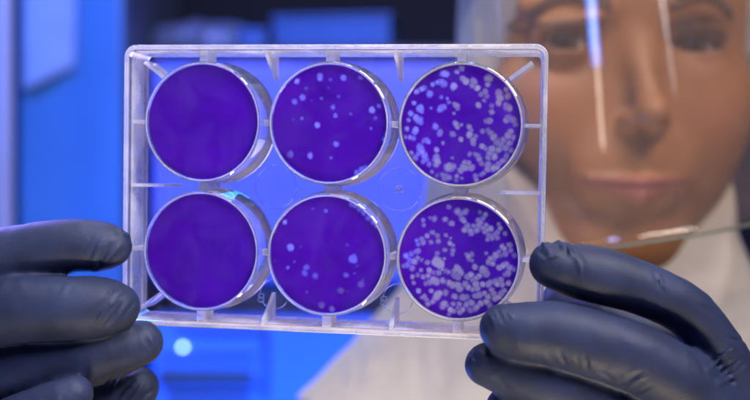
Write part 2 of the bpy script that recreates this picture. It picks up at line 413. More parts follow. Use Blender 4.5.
S6 = "120,90,8 108,88,6 150,90,8 168,103,9 160,55,7 88,95,5 90,110,5 115,130,8 100,140,7 85,150,8 90,160,9 70,155,5 75,165,6 130,138,6 132,155,8 112,158,7 152,137,5 168,145,3 165,160,7 173,165,5 152,180,6 175,180,7 172,192,5 130,190,7 75,185,9 68,186,7 55,195,8 42,200,9 50,210,8 65,215,10 75,205,7 102,218,8 85,210,5 45,225,9 60,235,9 35,230,6 130,215,18 138,222,15 128,208,12 150,205,3 185,68,10 195,75,10 205,70,9 210,65,7 200,90,10 203,95,8 215,108,9 210,115,11 205,120,8 222,122,9 230,108,7 225,130,8 240,120,9 245,105,11 250,98,9 242,92,8 258,112,9 265,105,7 262,125,7 262,75,7 258,85,7 248,68,5 270,118,8 278,115,9 275,135,11 282,140,9 290,132,10 298,125,9 297,140,8 270,145,6 305,112,7 318,128,7 300,100,6 332,160,9 335,175,8 318,170,8 320,185,10 312,165,7 308,190,7 302,180,6 345,190,7 295,190,10 290,200,9 280,200,9 275,210,9 285,215,8 268,185,5 225,190,8 218,195,8 213,190,7 220,203,7 228,208,5 260,235,14 268,245,13 258,228,9 235,226,9 305,225,9 315,220,10 325,215,8 335,225,9 330,240,10 345,230,7 320,245,8 188,232,13 195,240,10 180,238,9 198,245,9 215,255,10 225,250,10 240,258,9 232,262,10 250,250,8 182,252,14 190,258,10 155,240,8 162,243,6 145,235,6 135,245,9 120,245,8 105,255,8 108,240,9 90,260,6 75,255,7 85,240,6 65,278,6 108,275,10 100,278,7 120,268,13 130,272,12 145,268,9 150,270,7 165,275,10 175,280,12 190,280,12 195,290,12 210,275,10 220,285,9 240,275,11 245,288,10 232,290,8 260,275,9 275,275,10 282,268,8 295,265,11 300,272,9 285,290,9 310,260,9 315,275,8 250,305,12 238,310,9 265,300,8 275,310,9 132,312,14 140,305,10 125,320,9 155,303,9 180,313,10 205,315,12 215,312,9 152,335,11 160,340,7 148,345,9 100,325,8 95,315,7 105,338,8 88,320,6 120,330,7 178,335,7 190,345,8 195,335,7 205,350,8 170,352,9 165,365,5 180,355,8 195,358,7 215,335,10 230,330,11 240,345,10 225,350,9 255,330,10 245,340,8 270,325,10 280,335,9 295,315,11 290,300,9 310,300,10 305,310,9 320,290,8 330,270,8 115,300,7 80,300,7 60,260,6"
S2 = "97,65,8 168,50,10 167,58,8 240,55,10 289,56,5 116,116,10 91,129,9 208,145,7 216,171,6 162,201,9 220,257,9 141,293,9 80,291,11 327,152,11 347,140,6 300,335,12 310,328,8 285,342,7 372,225,8 366,240,7"
S5 = "57,105,7 77,184,12 70,247,5 128,245,10 122,263,10 155,269,9 270,213,16 250,265,8 235,313,10 296,291,11 176,361,11 207,372,10 275,48,8 262,45,6 300,70,8 315,85,8 330,98,7 288,60,7 340,110,6"
PLAQ = {1: parse(S2, 198, 194, 174, 178), 2: parse(S3, 190, 197, 170, 172), 4: parse(S5, 191, 203, 175, 181), 5: parse(S6, 189, 204, 167, 171)}
DIM = {4: {3, 4, 5, 7, 8, 9, 10}, 1: {12}}

def stain_obj(idx, cx, cy, parent):
    nr, ns, RR = 120, 330, 17.35
    r = np.concatenate([[.0], np.linspace(.008, 1, nr)]) ; th = np.linspace(0, 2 * np.pi, ns, endpoint=False)
    rr = np.linspace(.006, 1, nr)
    U = (rr[:, None] * np.cos(th)).ravel(); Vv = (rr[:, None] * np.sin(th)).ravel()
    dens = np.ones_like(U); rs = random.Random(idx * 13 + 1)
    pts = np.stack([U * 17.35, Vv * 17.35, 0 * U], 1).astype(np.float32)
    edge = wob(pts + idx * 31, 1.9, 3) * .006 + wob(pts + idx * 31, .8, 7) * .004
    for q, (px, py, pr) in enumerate(PLAQ.get(idx, ())):
        a = rs.uniform(.5, .95)
        if idx == 5: a = rs.uniform(.4, .85) if q > 60 else rs.uniform(.5, .85)
        if idx in (1, 4): a = rs.uniform(.45, .85)
        if q in DIM.get(idx, ()): a = .38
        pr *= .78; d = np.hypot(U - px, (Vv - py) * rs.uniform(.94, 1.06)) + edge
        f = a * np.clip((pr - d) / .048 + .5, 0, 1) * (1 - .18 * np.exp(-(d / (pr * .5)) ** 2))
        dens = np.minimum(dens, 1 - f)
    for q in range({1: 12, 4: 12}.get(idx, 0)):                    # faint pin-point clearings
        a_, r_ = rs.uniform(0, 6.28), rs.uniform(.1, .95) ** .6; pr = rs.uniform(.012, .03)
        d = np.hypot(U - r_ * math.cos(a_), Vv - r_ * math.sin(a_)) + edge * .5
        dens = np.minimum(dens, 1 - rs.uniform(.12, .4) * np.clip((pr - d) / .03 + .5, 0, 1))
    V = [pl(cx + u * RR, cy + v * RR, 1.78) for u, v in zip(U, Vv)]; F = []
    for i in range(nr - 1):
        for k in range(ns): F.append((i * ns + k, i * ns + (k + 1) % ns, (i + 1) * ns + (k + 1) % ns, (i + 1) * ns + k))
    F.append(tuple(range(ns))[::-1])
    # thickness: a rim turned back so that the layer is a shallow dish of stain
    b = len(V); V += [pl(cx + RR * math.cos(t), cy + RR * math.sin(t), 2.05) for t in th]
    for k in range(ns): F.append(((nr - 1) * ns + k, (nr - 1) * ns + (k + 1) % ns, b + (k + 1) % ns, b + k))
    dens = np.concatenate([dens, np.ones(ns)])
    o = mesh_obj("stained_layer", V, F, M['stain'], parent)
    a = o.data.attributes.new("stain", 'FLOAT', 'POINT'); a.data.foreach_set("value", dens.astype(np.float32))
    return o
LAB = ["violet stained layer, plain and unbroken", "violet stained layer with a few small pale spots", "violet stained layer crowded with pale spots"]
for i, (cx, cy) in enumerate(CEN):
    V, F, fm = well_mesh(cx, cy)
    w = mesh_obj("well", V, F, None, plate, True, [M['plastic'], M['sheet'], M['plastic_edge']], fm); smooth_by_angle(w, 30)
    s = stain_obj(i, cx, cy, w); s["label"] = LAB[i % 3]

# ribs, gussets and bridges between the wall and the wells
def prism(mb, poly, axis, c, t):
    """extrude a polygon given in the two other axes by thickness t round c along u ('u') or v ('v')"""
    n = len(poly); V = []
    for s in (-t / 2, t / 2):
        for a, w in poly: V.append(pl(c + s, a, w) if axis == 'u' else pl(a, c + s, w))
    F = [tuple(range(n))[::-1], tuple(range(n, 2 * n))] + [(k, (k + 1) % n, n + (k + 1) % n, n + k) for k in range(n)]
    mb.add(V, F)
hw, hh = WPX / 2, HPX / 2
for u in (-PITCH / 2, PITCH / 2):
    for s in (1, -1):
        mb = MB(); prism(mb, [(s * (hh - 1.5), 1.6), (s * (hh - 2.9), 2.2), (s * (hh - 9.8), 13.6), (s * (hh - 9.8), 14.5), (s * (hh - 2.45), 14.5)], 'u', u, 1.1)
        g = mb.build("gusset", M['plastic_rib'], plate); smooth_by_angle(g, 30)
for s in (1, -1):
    mb = MB(); prism(mb, [(s * (hw - 1.6), 3.0), (s * (hw - 11.5), 4.5), (s * (hw - 13.5), 5.5), (s * (hw - 14.2), 14.5), (s * (hw - 2.45), 14.5)], 'v', 0., .9)
    mb.build("side_rib", M['plastic_rib'], plate)
for i in range(3):
    for s in (1, -1):
        mb = MB(); u = (i - 1) * PITCH
        prism(mb, [(s * (hh - 1.6), 1.9), (s * (PITCH / 2 + 18.4), 1.9), (s * (PITCH / 2 + 18.7), 10), (s * (hh - 2.1), 10)], 'u', u, 2.6)
        mb.build("bridge", M['plastic_rib'], plate)
for v in (PITCH / 2, -PITCH / 2):
    for s in (1, -1):
        mb = MB(); prism(mb, [(s * (hw - 1.6), 3.5), (s * (PITCH + 18.6), 3.5), (s * (PITCH + 18.8), 14.5), (s * (hw - 2.4), 14.5)], 'v', v, 1.0)
        mb.build("bridge", M['plastic_rib'], plate)
    for u in (-PITCH / 2, PITCH / 2):
        mb = MB(); x0, x1, y0, y1 = u - .95, u + .95, v - .9, v + .9
        mb.box(x0 / 1000, x1 / 1000, 3 / 1000, 14.5 / 1000, y0 / 1000, y1 / 1000, .0002); mb.build("bridge", M['plastic_rib'], plate)
for u in (-PITCH, 0, PITCH):
    mb = MB(); mb.box((u - 1.6) / 1000, (u + 1.6) / 1000, .003, .0145, -.00095, .00095, .0002); mb.build("bridge", M['plastic_rib'], plate)
for su, sv in ((-1, 1), (-1, -1), (1, 1), (1, -1)):              # short slanting ribs in the corners
    mb = MB(); a = Vector((su * (hw - 4.6), sv * (hh - 4.8))); b = Vector((su * (PITCH + 13.7), sv * (PITCH / 2 + 13.5)))
    n_ = (b - a).normalized().orthogonal() * .55 if hasattr(Vector((1, 0)), 'orthogonal') else Vector((0, .5))
    pts = [a + n_, b + n_, b - n_, a - n_]
    V = [pl(p.x, p.y, w) for w in (5., 14.5) for p in pts]
    mb.add(V, [(0, 1, 2, 3), (7, 6, 5, 4), (0, 4, 5, 1), (1, 5, 6, 2), (2, 6, 7, 3), (3, 7, 4, 0)]); mb.build("corner_rib", M['plastic_rib'], plate)
# moulded marks on the deck: round gate marks, corner arcs and the mirrored row letters
def ring_mb(mb, cx, cy, r, w, t, n=64, a0=0, a1=2 * math.pi):
    mb.tube([pl(cx + r * math.cos(a0 + (a1 - a0) * k / n), cy + r * math.sin(a0 + (a1 - a0) * k / n), w) for k in range(n + 1)], t / 1000, 6)
for u, v, nub in ((-PITCH / 2, 0, 0), (PITCH / 2, 0, 1)):
    mb = MB(); ring_mb(mb, u, v, 6.6, 14.5, .16)
    if nub: ring_mb(mb, u, v, 1.0, 14.3, .3, 24); mb.tube([pl(u, v, 14.5), pl(u, v, 13.9)], .0006, 12)
    mb.build("gate_mark", M['plastic'], plate, True)
for u in (-PITCH / 2, PITCH / 2):
    mb = MB(); ring_mb(mb, u, -hh + 9.2, 4.6, 14.5, .14, 40); mb.build("gate_mark", M['plastic'], plate, True)
def glyph(ch, u, v, size, name="moulded_letter"):
    mb = MB()
    G = {'B': [[(0, 0), (0, 1), (.45, 1), (.62, .88), (.62, .64), (.45, .53), (0, .53)], [(.45, .53), (.68, .4), (.68, .14), (.45, 0), (0, 0)]],
         'A': [[(0, 0), (.35, 1), (.7, 0)], [(.14, .36), (.56, .36)]]}[ch]
    for st in G: mb.tube([pl(u - x * size, v + y * size, 14.4) for x, y in st], .00016, 6)
    mb.build(name, M['plastic_rib'], plate, True)
glyph('B', -PITCH / 2 - 3.4, -hh + 6.6, 2.6); glyph('B', PITCH / 2 - 3.6, -hh + 7.2, 2.6); glyph('A', -PITCH - 17.2, 2.6, 2.4)

# ------------------------------------------------------------------ the person
X0, D0, Y0 = 118., 500., 73.; YAW = math.radians(9); cy_, sy_ = math.cos(YAW), math.sin(YAW)
def head_to_cam(V):
    V = np.asarray(V, float); x, y, z = V[..., 0], V[..., 1], V[..., 2]
    return np.stack([X0 + x * cy_ + z * sy_, D0 + x * sy_ - z * cy_, Y0 + y], -1)
def cam_to_world(V): V = np.asarray(V, float); return np.stack([V[..., 0], V[..., 1], V[..., 2] + EYE], -1) / 1000
def h2w(V): return cam_to_world(head_to_cam(V))

P, lo, h = grid((-84, -230, -185), (92, 130, 48), 1.6)
F = ell(P, (20, 30, -78), (55, 88, 84)); F = smin(F, ell(P, (14, 28, -52), (58, 74, 58)), 20)
F = smin(F, ell(P, (11, -34, -56), (65, 68, 60)), 16)
F = smin(F, ell(P, (0, -92, -22), (23, 16, 17)), 18)
for s in (-1, 1):
    F = smin(F, cone(P, (s * 48 + 3, -48, -66), (s * 18, -92, -32), 14, 14), 16)
    F = smin(F, ell(P, (s * 41, -28, -24), (24, 22, 20)), 18)
    F = smin(F, cone(P, (s * 12, 16, -4), (s * 44, 17, -20), 8, 6), 9)
    F = smax(F, -ell(P, (s * 29, -1, 10), (16, 9, 12)), 9)                 # sockets
F = smin(F, cone(P, (0, 8, -4), (2, -31, 13), 4.8, 6.2), 8)
F = smin(F, ell(P, (2.2, -35, 15.5), (7.0, 6.6, 7.6)), 5)
for s in (-1, 1):
    F = smin(F, ell(P, (2 + s * 7.2, -37.5, 6.5), (4.4, 4.2, 7.2)), 4)
    F = smax(F, -ell(P, (1.5 + s * 5, -42.5, 12), (2.2, 1.4, 3.5)), 2)
    lid = ell(P, (s * 31, -1, -12), (15, 14.2, 14.2))
    F = smin(F, lid, 3)
    F = smax(F, -ell(P, (s * 31, -1.6, 3), (12.3, 3.7, 11)), 1.2)
    F = smin(F, cone(P, (s * 19, 9, 2), (s * 43, 8, -6), 2.4, 2), 3)
    F = smax(F, -cone(P, (s * 18, -46, 9.5), (s * 31, -66, 3), .8, .5), 4)  # fold from nose to mouth
F = smin(F, ell(P, (0, -60, -6), (28, 20, 11)), 10)
for s in (-1, 1): F = smin(F, cone(P, (s * 2, -64.6, 8), (s * 23, -63.6, 1), 2.3, 1.2), 3)
for s in (-1, 1): F = smin(F, cone(P, (0, -71.0, 6.5), (s * 19, -66.6, 1), 3.2, 1.4), 3)
F = smax(F, -cone(P, (-26, -63.2, 5), (0, -67.6, 12.5), 1.5, 1.9), 1.5); F = smax(F, -cone(P, (26, -63.2, 5), (0, -67.6, 12.5), 1.5, 1.9), 1.5)
F = smax(F, -cone(P, (0, -47, 14), (0, -59, 11.5), 1.8, 2.4), 3)
F = smin(F, cone(P, (0, -90, -78), (0, -240, -92), 50, 56), 16)
V, Q = surface_nets(F, lo, h)
V = relax(V, Q, 1, .4)
lip = np.exp(-(((V[:, 0]) / 25) ** 4)) * np.exp(-((V[:, 1] + 67.8 - 4.2 * (V[:, 0] / 25) ** 2) / (5.4 - 2.4 * np.clip(np.abs(V[:, 0]) / 25, 0, 1))) ** 6) * (V[:, 2] > -8)
lipline = np.exp(-((V[:, 0]) / 25) ** 6 - ((V[:, 1] + 67.2 - 3.6 * (V[:, 0] / 25) ** 2) / 1.5) ** 2) * (V[:, 2] > -10)
cheek = np.exp(-((np.abs(V[:, 0]) - 40) / 16) ** 2 - ((V[:, 1] + 32) / 15) ** 2) * (V[:, 2] > -50)
lidm = np.exp(-((np.abs(V[:, 0]) - 31) / 15) ** 4 - ((V[:, 1] - 1) / 9) ** 4) * (V[:, 2] > -16)

skin = bpy.data.materials.new("skin"); skin.use_nodes = True
nt = skin.node_tree; N = nt.nodes; L = nt.links; p = N["Principled BSDF"]
p.inputs["Roughness"].default_value = .52; p.inputs["Specular IOR Level"].default_value = .35; p.inputs["Subsurface Weight"].default_value = .12; p.inputs["Subsurface Scale"].default_value = .004
p.inputs["Subsurface Radius"].default_value = (1, .35, .2)
tc = N.new("ShaderNodeTexCoord"); n = N.new("ShaderNodeTexNoise"); n.inputs["Scale"].default_value = 60; n.inputs["Detail"].default_value = 5; L.new(tc.outputs["Object"], n.inputs["Vector"])
r = N.new("ShaderNodeValToRGB"); r.color_ramp.elements[0].color = (.23, .092, .031, 1); r.color_ramp.elements[1].color = (.33, .143, .050, 1); L.new(n.outputs[0], r.inputs[0])
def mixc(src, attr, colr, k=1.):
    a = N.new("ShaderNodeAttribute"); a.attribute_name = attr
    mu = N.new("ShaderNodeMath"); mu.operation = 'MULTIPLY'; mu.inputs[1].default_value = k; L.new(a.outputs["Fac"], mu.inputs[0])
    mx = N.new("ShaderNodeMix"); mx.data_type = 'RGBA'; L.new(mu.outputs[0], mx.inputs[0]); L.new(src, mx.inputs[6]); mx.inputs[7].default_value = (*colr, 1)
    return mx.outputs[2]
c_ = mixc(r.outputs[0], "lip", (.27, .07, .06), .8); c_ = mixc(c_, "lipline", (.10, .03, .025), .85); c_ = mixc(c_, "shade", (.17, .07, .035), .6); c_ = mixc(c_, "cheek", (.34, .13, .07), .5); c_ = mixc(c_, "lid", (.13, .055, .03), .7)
L.new(c_, p.inputs["Base Color"])
b = N.new("ShaderNodeBump"); b.inputs["Strength"].default_value = .15; b.inputs["Distance"].default_value = .001
n2 = N.new("ShaderNodeTexNoise"); n2.inputs["Scale"].default_value = 900; L.new(tc.outputs["Object"], n2.inputs["Vector"]); L.new(n2.outputs[0], b.inputs["Height"]); L.new(b.outputs[0], p.inputs["Normal"])

base = Wm(X0, D0 + 80, Y0 - 230)
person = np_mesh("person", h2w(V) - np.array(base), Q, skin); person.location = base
for nm, arr in (("shade", np.exp(-((np.abs(V[:, 0]) - 28) / 15) ** 2 - ((V[:, 1] + 11) / 5) ** 2) * (V[:, 2] > -25)), ("lip", lip), ("lipline", lipline), ("cheek", cheek), ("lid", lidm)):  # first mask: darker skin tone under the eyes
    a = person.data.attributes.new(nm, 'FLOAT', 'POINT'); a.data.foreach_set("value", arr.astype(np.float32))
tag(person, "woman in pale hooded gown, clear face shield and dark gloves looking at the plate", "person")
bpy.context.view_layer.update()
INV = Matrix.Translation(-base)
def under(o): o.data.transform(INV); return o

# eyes
eye_m = bpy.data.materials.new("eye"); eye_m.use_nodes = True
nt = eye_m.node_tree; N = nt.nodes; L = nt.links; p = N["Principled BSDF"]; p.inputs["Roughness"].default_value = .08
a = N.new("ShaderNodeAttribute"); a.attribute_name = "ring"; r = N.new("ShaderNodeValToRGB"); L.new(a.outputs["Fac"], r.inputs[0]); L.new(r.outputs[0], p.inputs["Base Color"])
cr = r.color_ramp; cr.elements[0].position = 0; cr.elements[0].color = (.004, .003, .003, 1); cr.elements[1].position = .56; cr.elements[1].color = (.34, .29, .26, 1)
for pos, c in ((.19, (.004, .003, .003)), (.22, (.06, .035, .02)), (.48, (.03, .018, .012)), (.52, (.18, .15, .13))):
    e = cr.elements.new(pos); e.color = (*c, 1)
for s in (-1, 1):
    V = []; Fc = []; c = np.array((s * 31, -1, -12)); g = np.array((-.12 - YAW * .3, -.06, 1.)); g /= np.linalg.norm(g)
    ax = np.cross(g, (0, 1, 0)); ax /= np.linalg.norm(ax); ay = np.cross(ax, g); ringv = []
    for i in range(25):
        t = math.pi * i / 24 
        for k in range(32):
            ph = 2 * math.pi * k / 32; rr = 12.6 + (.8 * math.exp(-(t / .45) ** 2))
            V.append(c + rr * (math.cos(t) * g + math.sin(t) * (math.cos(ph) * ax + math.sin(ph) * ay))); ringv.append(min(1, t / 1.0))
    for i in range(24):
        for k in range(32): Fc.append((i * 32 + k, i * 32 + (k + 1) % 32, (i + 1) * 32 + (k + 1) % 32, (i + 1) * 32 + k))
    o = mesh_obj("eye", h2w(np.array(V)), Fc, eye_m, person); under(o)
    at_ = o.data.attributes.new("ring", 'FLOAT', 'POINT'); at_.data.foreach_set("value", ringv)
# eyebrows: short hairs laid along the brow ridge; lashes along the upper lid
from mathutils.bvhtree import BVHTree
me_ = person.data
bv = BVHTree.FromPolygons([v.co + base for v in me_.vertices], [tuple(q.vertices) for q in me_.polygons])
def on_face(x, y, lift=0.):
    a = Vector(h2w((x, y, 60))); b_ = Vector(h2w((x, y, -60))); hit = bv.ray_cast(a, (b_ - a).normalized())
    return (hit[0] + hit[1] * lift if hit[1].dot(a - hit[0]) > 0 else hit[0] - hit[1] * lift) if hit[0] else b_
for s in (-1, 1):
    mb = MB()
    for k in range(150):
        t = rng.random(); x = s * (12 + 31 * t); y = 14.5 + 6 * math.sin(t * 2.5) - 5 * t * t + rng.uniform(-2.6, 2.4) * (1 - .6 * t)
        q = on_face(x, y, .0005); q2 = on_face(x + s * rng.uniform(4, 7), y + 2.6 - 4.5 * t, .0014)
        mb.tube([q, (q + q2) / 2, q2], [.00038, .0003, .0001], 4)
    under(mb.build("eyebrow", M['brow'], person, True))
    mb = MB()
    for k in range(60):
        t = k / 59; x = s * 31 + (t - .5) * 25; y = -1.8 + 4.9 * math.sqrt(max(0, 1 - ((t - .5) * 2) ** 2))
        q = on_face(x, y + .4, .0003); mb.tube([q, q + Vector(((t - .5) * .002, -.0035, .0008)), q + Vector(((t - .5) * .005, -.006, .0035))], [.0003, .00025, .0001], 4)
    under(mb.build("eyelashes", M['brow'], person, True))

# hood: cloth shell round the head with an egg-shaped opening, spreading on to the shoulders
def interp(y, tab):
    ys = [t[0] for t in tab]; return np.interp(y, ys, [t[1] for t in tab])
HW = [(-175, 146), (-150, 118), (-120, 92), (-90, 78), (-60, 74), (-20, 80), (20, 79), (60, 77), (90, 68), (115, 50), (130, 28), (138, 3)]
HD = [(-175, 105), (-150, 100), (-120, 92), (-90, 84), (-60, 82), (-20, 90), (20, 97), (60, 96), (90, 84), (115, 62), (130, 34), (138, 3)]
nth, ny = 240, 190
def opening(v):
    x, y, z = v; cy0 = -30; ry = 100 if y > cy0 else 84; hw_ = (47 if x < 3 else 58) * (1 - .32 * min(1, max(0, (cy0 - y) / 84)))
    return ((x - 3) / hw_) ** 2 + ((y - cy0) / ry) ** 2
V = []; keep = []
ys = np.linspace(-175, 138, ny)
TH = np.linspace(0, 2 * np.pi, nth, endpoint=False)
for y in ys:
    w_ = interp(y, HW); d_ = interp(y, HD)
    x = w_ * np.cos(TH) + 21 * np.clip((y + 60) / 60, 0, 1); z = -80 + d_ * np.sin(TH)
    if y < -85:  x = x - (y + 85) * 0.0
    pp = np.stack([x, np.full(nth, y), z], 1).astype(np.float32)
    k = 1 + .016 * wob(pp * np.array([1, .6, 1], np.float32), 50, 4) + .006 * (1 - np.abs(wob(pp * np.array([1, .3, 1], np.float32), 16, 5)))
    fz = np.array([opening((a_, y, 0)) for a_ in x]); z = z - 26 * np.clip((1.9 - fz) / .9, 0, 1) * (z > -60)
    V.append(np.stack([x * k, np.full(nth, y) + 1.5 * np.sin(TH * 5), -80 + (z + 80) * k], 1))
V = np.concatenate(V)
Fh = []
op = np.array([opening(v) for v in V]); front = V[:, 2] > -70
for i in range(ny - 1):
    for k in range(nth):
        q = (i * nth + k, i * nth + (k + 1) % nth, (i + 1) * nth + (k + 1) % nth, (i + 1) * nth + k)
        if all(front[j] and op[j] < 1 for j in q): continue
        Fh.append(q)
hood = mesh_obj("hood", h2w(V), Fh, M['hood'], person); under(hood)
sm = hood.modifiers.new("thick", 'SOLIDIFY'); sm.thickness = .0016
# rolled elastic hem round the opening
mb = MB(); hem = []
for k in range(121):
    a_ = 2 * math.pi * k / 120; y = -30 + (100 if math.sin(a_) > 0 else 84) * math.sin(a_); x = 3 + (58 if math.cos(a_) > 0 else 47) * math.cos(a_) * (1 - .32 * min(1, max(0, (-30 - y) / 84)))
    w_ = interp(y, HW); d_ = interp(y, HD); z = -80 + d_ * math.sqrt(max(.02, 1 - ((x - 21 * min(1, max(0, (y + 60) / 60))) / w_) ** 2)) - 25
    hem.append(Vector(h2w((x, y, z + .8 * math.sin(k * 1.7)))))
mb.tube(hem, [.0022 + .0004 * math.sin(k * 2.3) for k in range(121)], 10, False)
o = mb.build("hem", M['hood'], hood, True); o.data.transform(INV)

# gown: chest, shoulders and both sleeves down to the glove cuffs, one cloth surface
P, lo, h = grid((-330, 240, -470), (420, 740, 10), 5.0)
def C(x, d, y): return (x, d, y)
F = cone(P, C(118, 590, -135), C(118, 610, -460), 92, 125)
F = smin(F, cone(P, C(118, 590, -150), C(-40, 600, -175), 66, 54), 40)
F = smin(F, cone(P, C(118, 590, -150), C(276, 600, -175), 66, 54), 40)
for a, b_, ra, rb in (((-55, 600, -185), (-215, 500, -330), 52, 46), ((-215, 500, -330), (-235, 345, -110), 46, 33),
                     ((292, 600, -185), (395, 480, -300), 52, 46), ((395, 480, -300), (290, 340, -150), 46, 34)):
    F = smin(F, cone(P, a, b_, ra, rb), 22)
nr_ = np.abs(F) < 22; Qp = P[nr_]
F[nr_] -= 3.6 * wob(Qp * np.array([1, 1, .6], np.float32), 110, 6) + 2.4 * (1 - np.abs(wob(Qp * np.array([1, 1, .8], np.float32), 75, 8, 4)))
V, Q = surface_nets(F, lo, h); V = relax(V, Q, 1, .4)
gown = np_mesh("gown", cam_to_world(V), Q, M['gown'], person); under(gown)

# face shield: clear curved visor in front of the face, tilted a little, with its ground lower edge
ROLL = 0.0; SLOPE = math.tan(math.radians(8.5))
VB = -88.; VRX, VRZ, VZC = 104., 100., -50.
def visor_pt(th, y):
    x = VRX * math.sin(th); z = VZC + VRZ * math.cos(th)
    c, s_ = math.cos(ROLL), math.sin(ROLL)
    px_, py_ = x * c - y * s_, x * s_ + y * c
    return np.array((px_ + 2, py_ + x * SLOPE * (1 - (y - VB) / 200), z - (y + 90) * .18))
V = []; Fv = []; na, nb = 90, 40
for j in range(nb + 1):
    for i in range(na + 1):
        th = math.radians(-41 + 125 * i / na); V.append(visor_pt(th, VB + (200) * j / nb))
for j in range(nb):
    for i in range(na): q = j * (na + 1) + i; Fv.append((q, q + 1, q + na + 2, q + na + 1))
shield = mesh_obj("face_shield", h2w(np.array(V)), Fv, M['visor'], person); under(shield); shield["label"] = "clear curved face shield"
so = shield.modifiers.new("thick", 'SOLIDIFY'); so.thickness = .0006
mb = MB(); mb.tube([h2w(visor_pt(math.radians(-41 + 125 * i / 90), VB)) for i in range(91)], .0007, 8)
o = mb.build("shield_edge", M['edge'], shield, True); o.data.transform(INV)
# headband the visor hangs from (above the frame)
mb = MB()
for yy in (88, 96, 104): mb.tube([h2w(visor_pt(math.radians(-88 + 176 * i / 60), yy) * np.array((.98, 1, .98))) for i in range(61)], .005, 8)
o = mb.build("headband", M['edge'], shield, True); o.data.transform(INV)

# gloves
fR = [
    [(553, 264, 306, 6.5), (572, 269, 306, 7.3), (604, 277, 306, 7.8), (650, 292, 307, 7.4), (690, 314, 309, 7.4), (716, 350, 313, 7.6), (738, 395, 317, 10), (765, 440, 322, 14)],
    [(505, 328, 303, 6.8), (526, 331, 303, 8.0), (560, 334, 303, 8.9), (606, 347, 303, 9.3), (650, 364, 303, 9.6), (686, 388, 305, 10), (712, 425, 310, 11), (735, 470, 318, 14)],
    [(488, 364, 310, 6.2), (506, 369, 310, 7.3), (534, 377, 309, 8.0), (590, 398, 309, 8.8), (640, 425, 311, 9.5), (690, 470, 318, 12)],
    [(506, 408, 314, 5.8), (530, 415, 314, 6.8), (580, 432, 315, 7.6), (640, 460, 320, 9)],
    [(700, 470, 345, 11), (640, 400, 350, 10), (590, 345, 346, 9.2), (566, 306, 342, 8.2)],
]
palmR = [(((745, 430, 328), 15), ((655, 345, 331), 9)), (((655, 345, 331), 9), ((600, 312, 333), 7)), (((765, 440, 322), 16), ((690, 500, 322), 15)), (((765, 440, 325), 17), ((850, 560, 335), 24)), (((690, 500, 322), 15), ((800, 590, 335), 22)), (((760, 480, 340), 16), ((680, 520, 340), 14)), (((850, 560, 335), 24), ((1010, 680, 342), 24))]
foldR = [
    (541, 238, 548, 250, 1.6, .7), (549, 236, 553, 252, 1.5, -.6), (556, 237, 563, 250, 1.8, .9), (562, 236, 571, 256, 1.7, .8), (537, 250, 549, 262, 1.6, -.5), (545, 262, 560, 252, 1.5, .5), (571, 242, 584, 262, 1.8, -.4),
    (575, 255, 582, 280, 1.6, .3), (652, 272, 662, 290, 1.6, -.35), (660, 276, 668, 292, 1.5, .3),
    (487, 312, 496, 330, 1.6, .5), (495, 308, 506, 324, 1.6, -.5), (505, 306, 512, 320, 1.5, .4), (560, 348, 566, 366, 1.5, -.4), (583, 350, 590, 372, 1.5, -.35), (568, 352, 574, 364, 1.4, .3),
    (620, 386, 640, 371, 1.6, -.5), (625, 391, 646, 377, 1.6, .5), (634, 394, 652, 384, 1.5, -.4), (600, 372, 612, 380, 1.5, -.3),
    (708, 372, 736, 346, 1.8, .7), (712, 378, 744, 358, 1.8, -.7), (716, 386, 747, 366, 1.8, .6), (722, 336, 744, 340, 1.8, -.5), (700, 300, 716, 312, 2.2, .25),
    (470, 352, 480, 364, 1.6, -.5), (478, 348, 488, 358, 1.5, .4), (495, 378, 510, 388, 1.5, -.3), (540, 352, 560, 372, 2.0, .15),
]
g = glove_mesh("glove", fR, palmR, foldR, (20, 284, -160), (240, 368, -4), .65, "dark glove at the right edge of the plate, index finger on top", person); under(g)
fL = [
    [(112, 246, 329, 6.2), (98, 246, 329, 7.6), (60, 248, 329, 8.4), (0, 257, 330, 9.0), (-60, 266, 335, 10), (-140, 300, 345, 14)],
    [(115, 308, 325, 7.3), (98, 307, 324, 8.8), (60, 308, 323, 9.5), (0, 312, 324, 10), (-60, 322, 330, 10.5), (-140, 345, 340, 14)],
    [(141, 342, 333, 6.5), (120, 349, 332, 7.8), (70, 361, 331, 9.4), (10, 372, 333, 10), (-60, 388, 338, 10.5), (-140, 400, 345, 14)],
    [(74, 393, 318, 5.6), (58, 402, 318, 6.8), (20, 420, 319, 7.6), (-30, 442, 323, 8.5), (-90, 455, 332, 10)],
    [(136, 388, 349, 7.4), (118, 396, 350, 9.2), (70, 420, 351, 11), (0, 450, 352, 14), (-80, 460, 352, 17)],
]
palmL = [(((-140, 300, 345), 15), ((-140, 420, 348), 18)), (((-140, 380, 348), 20), ((-80, 460, 352), 17)), (((-140, 350, 350), 22), ((-330, 470, 350), 24)), (((-140, 420, 350), 20), ((-330, 470, 350), 24))]
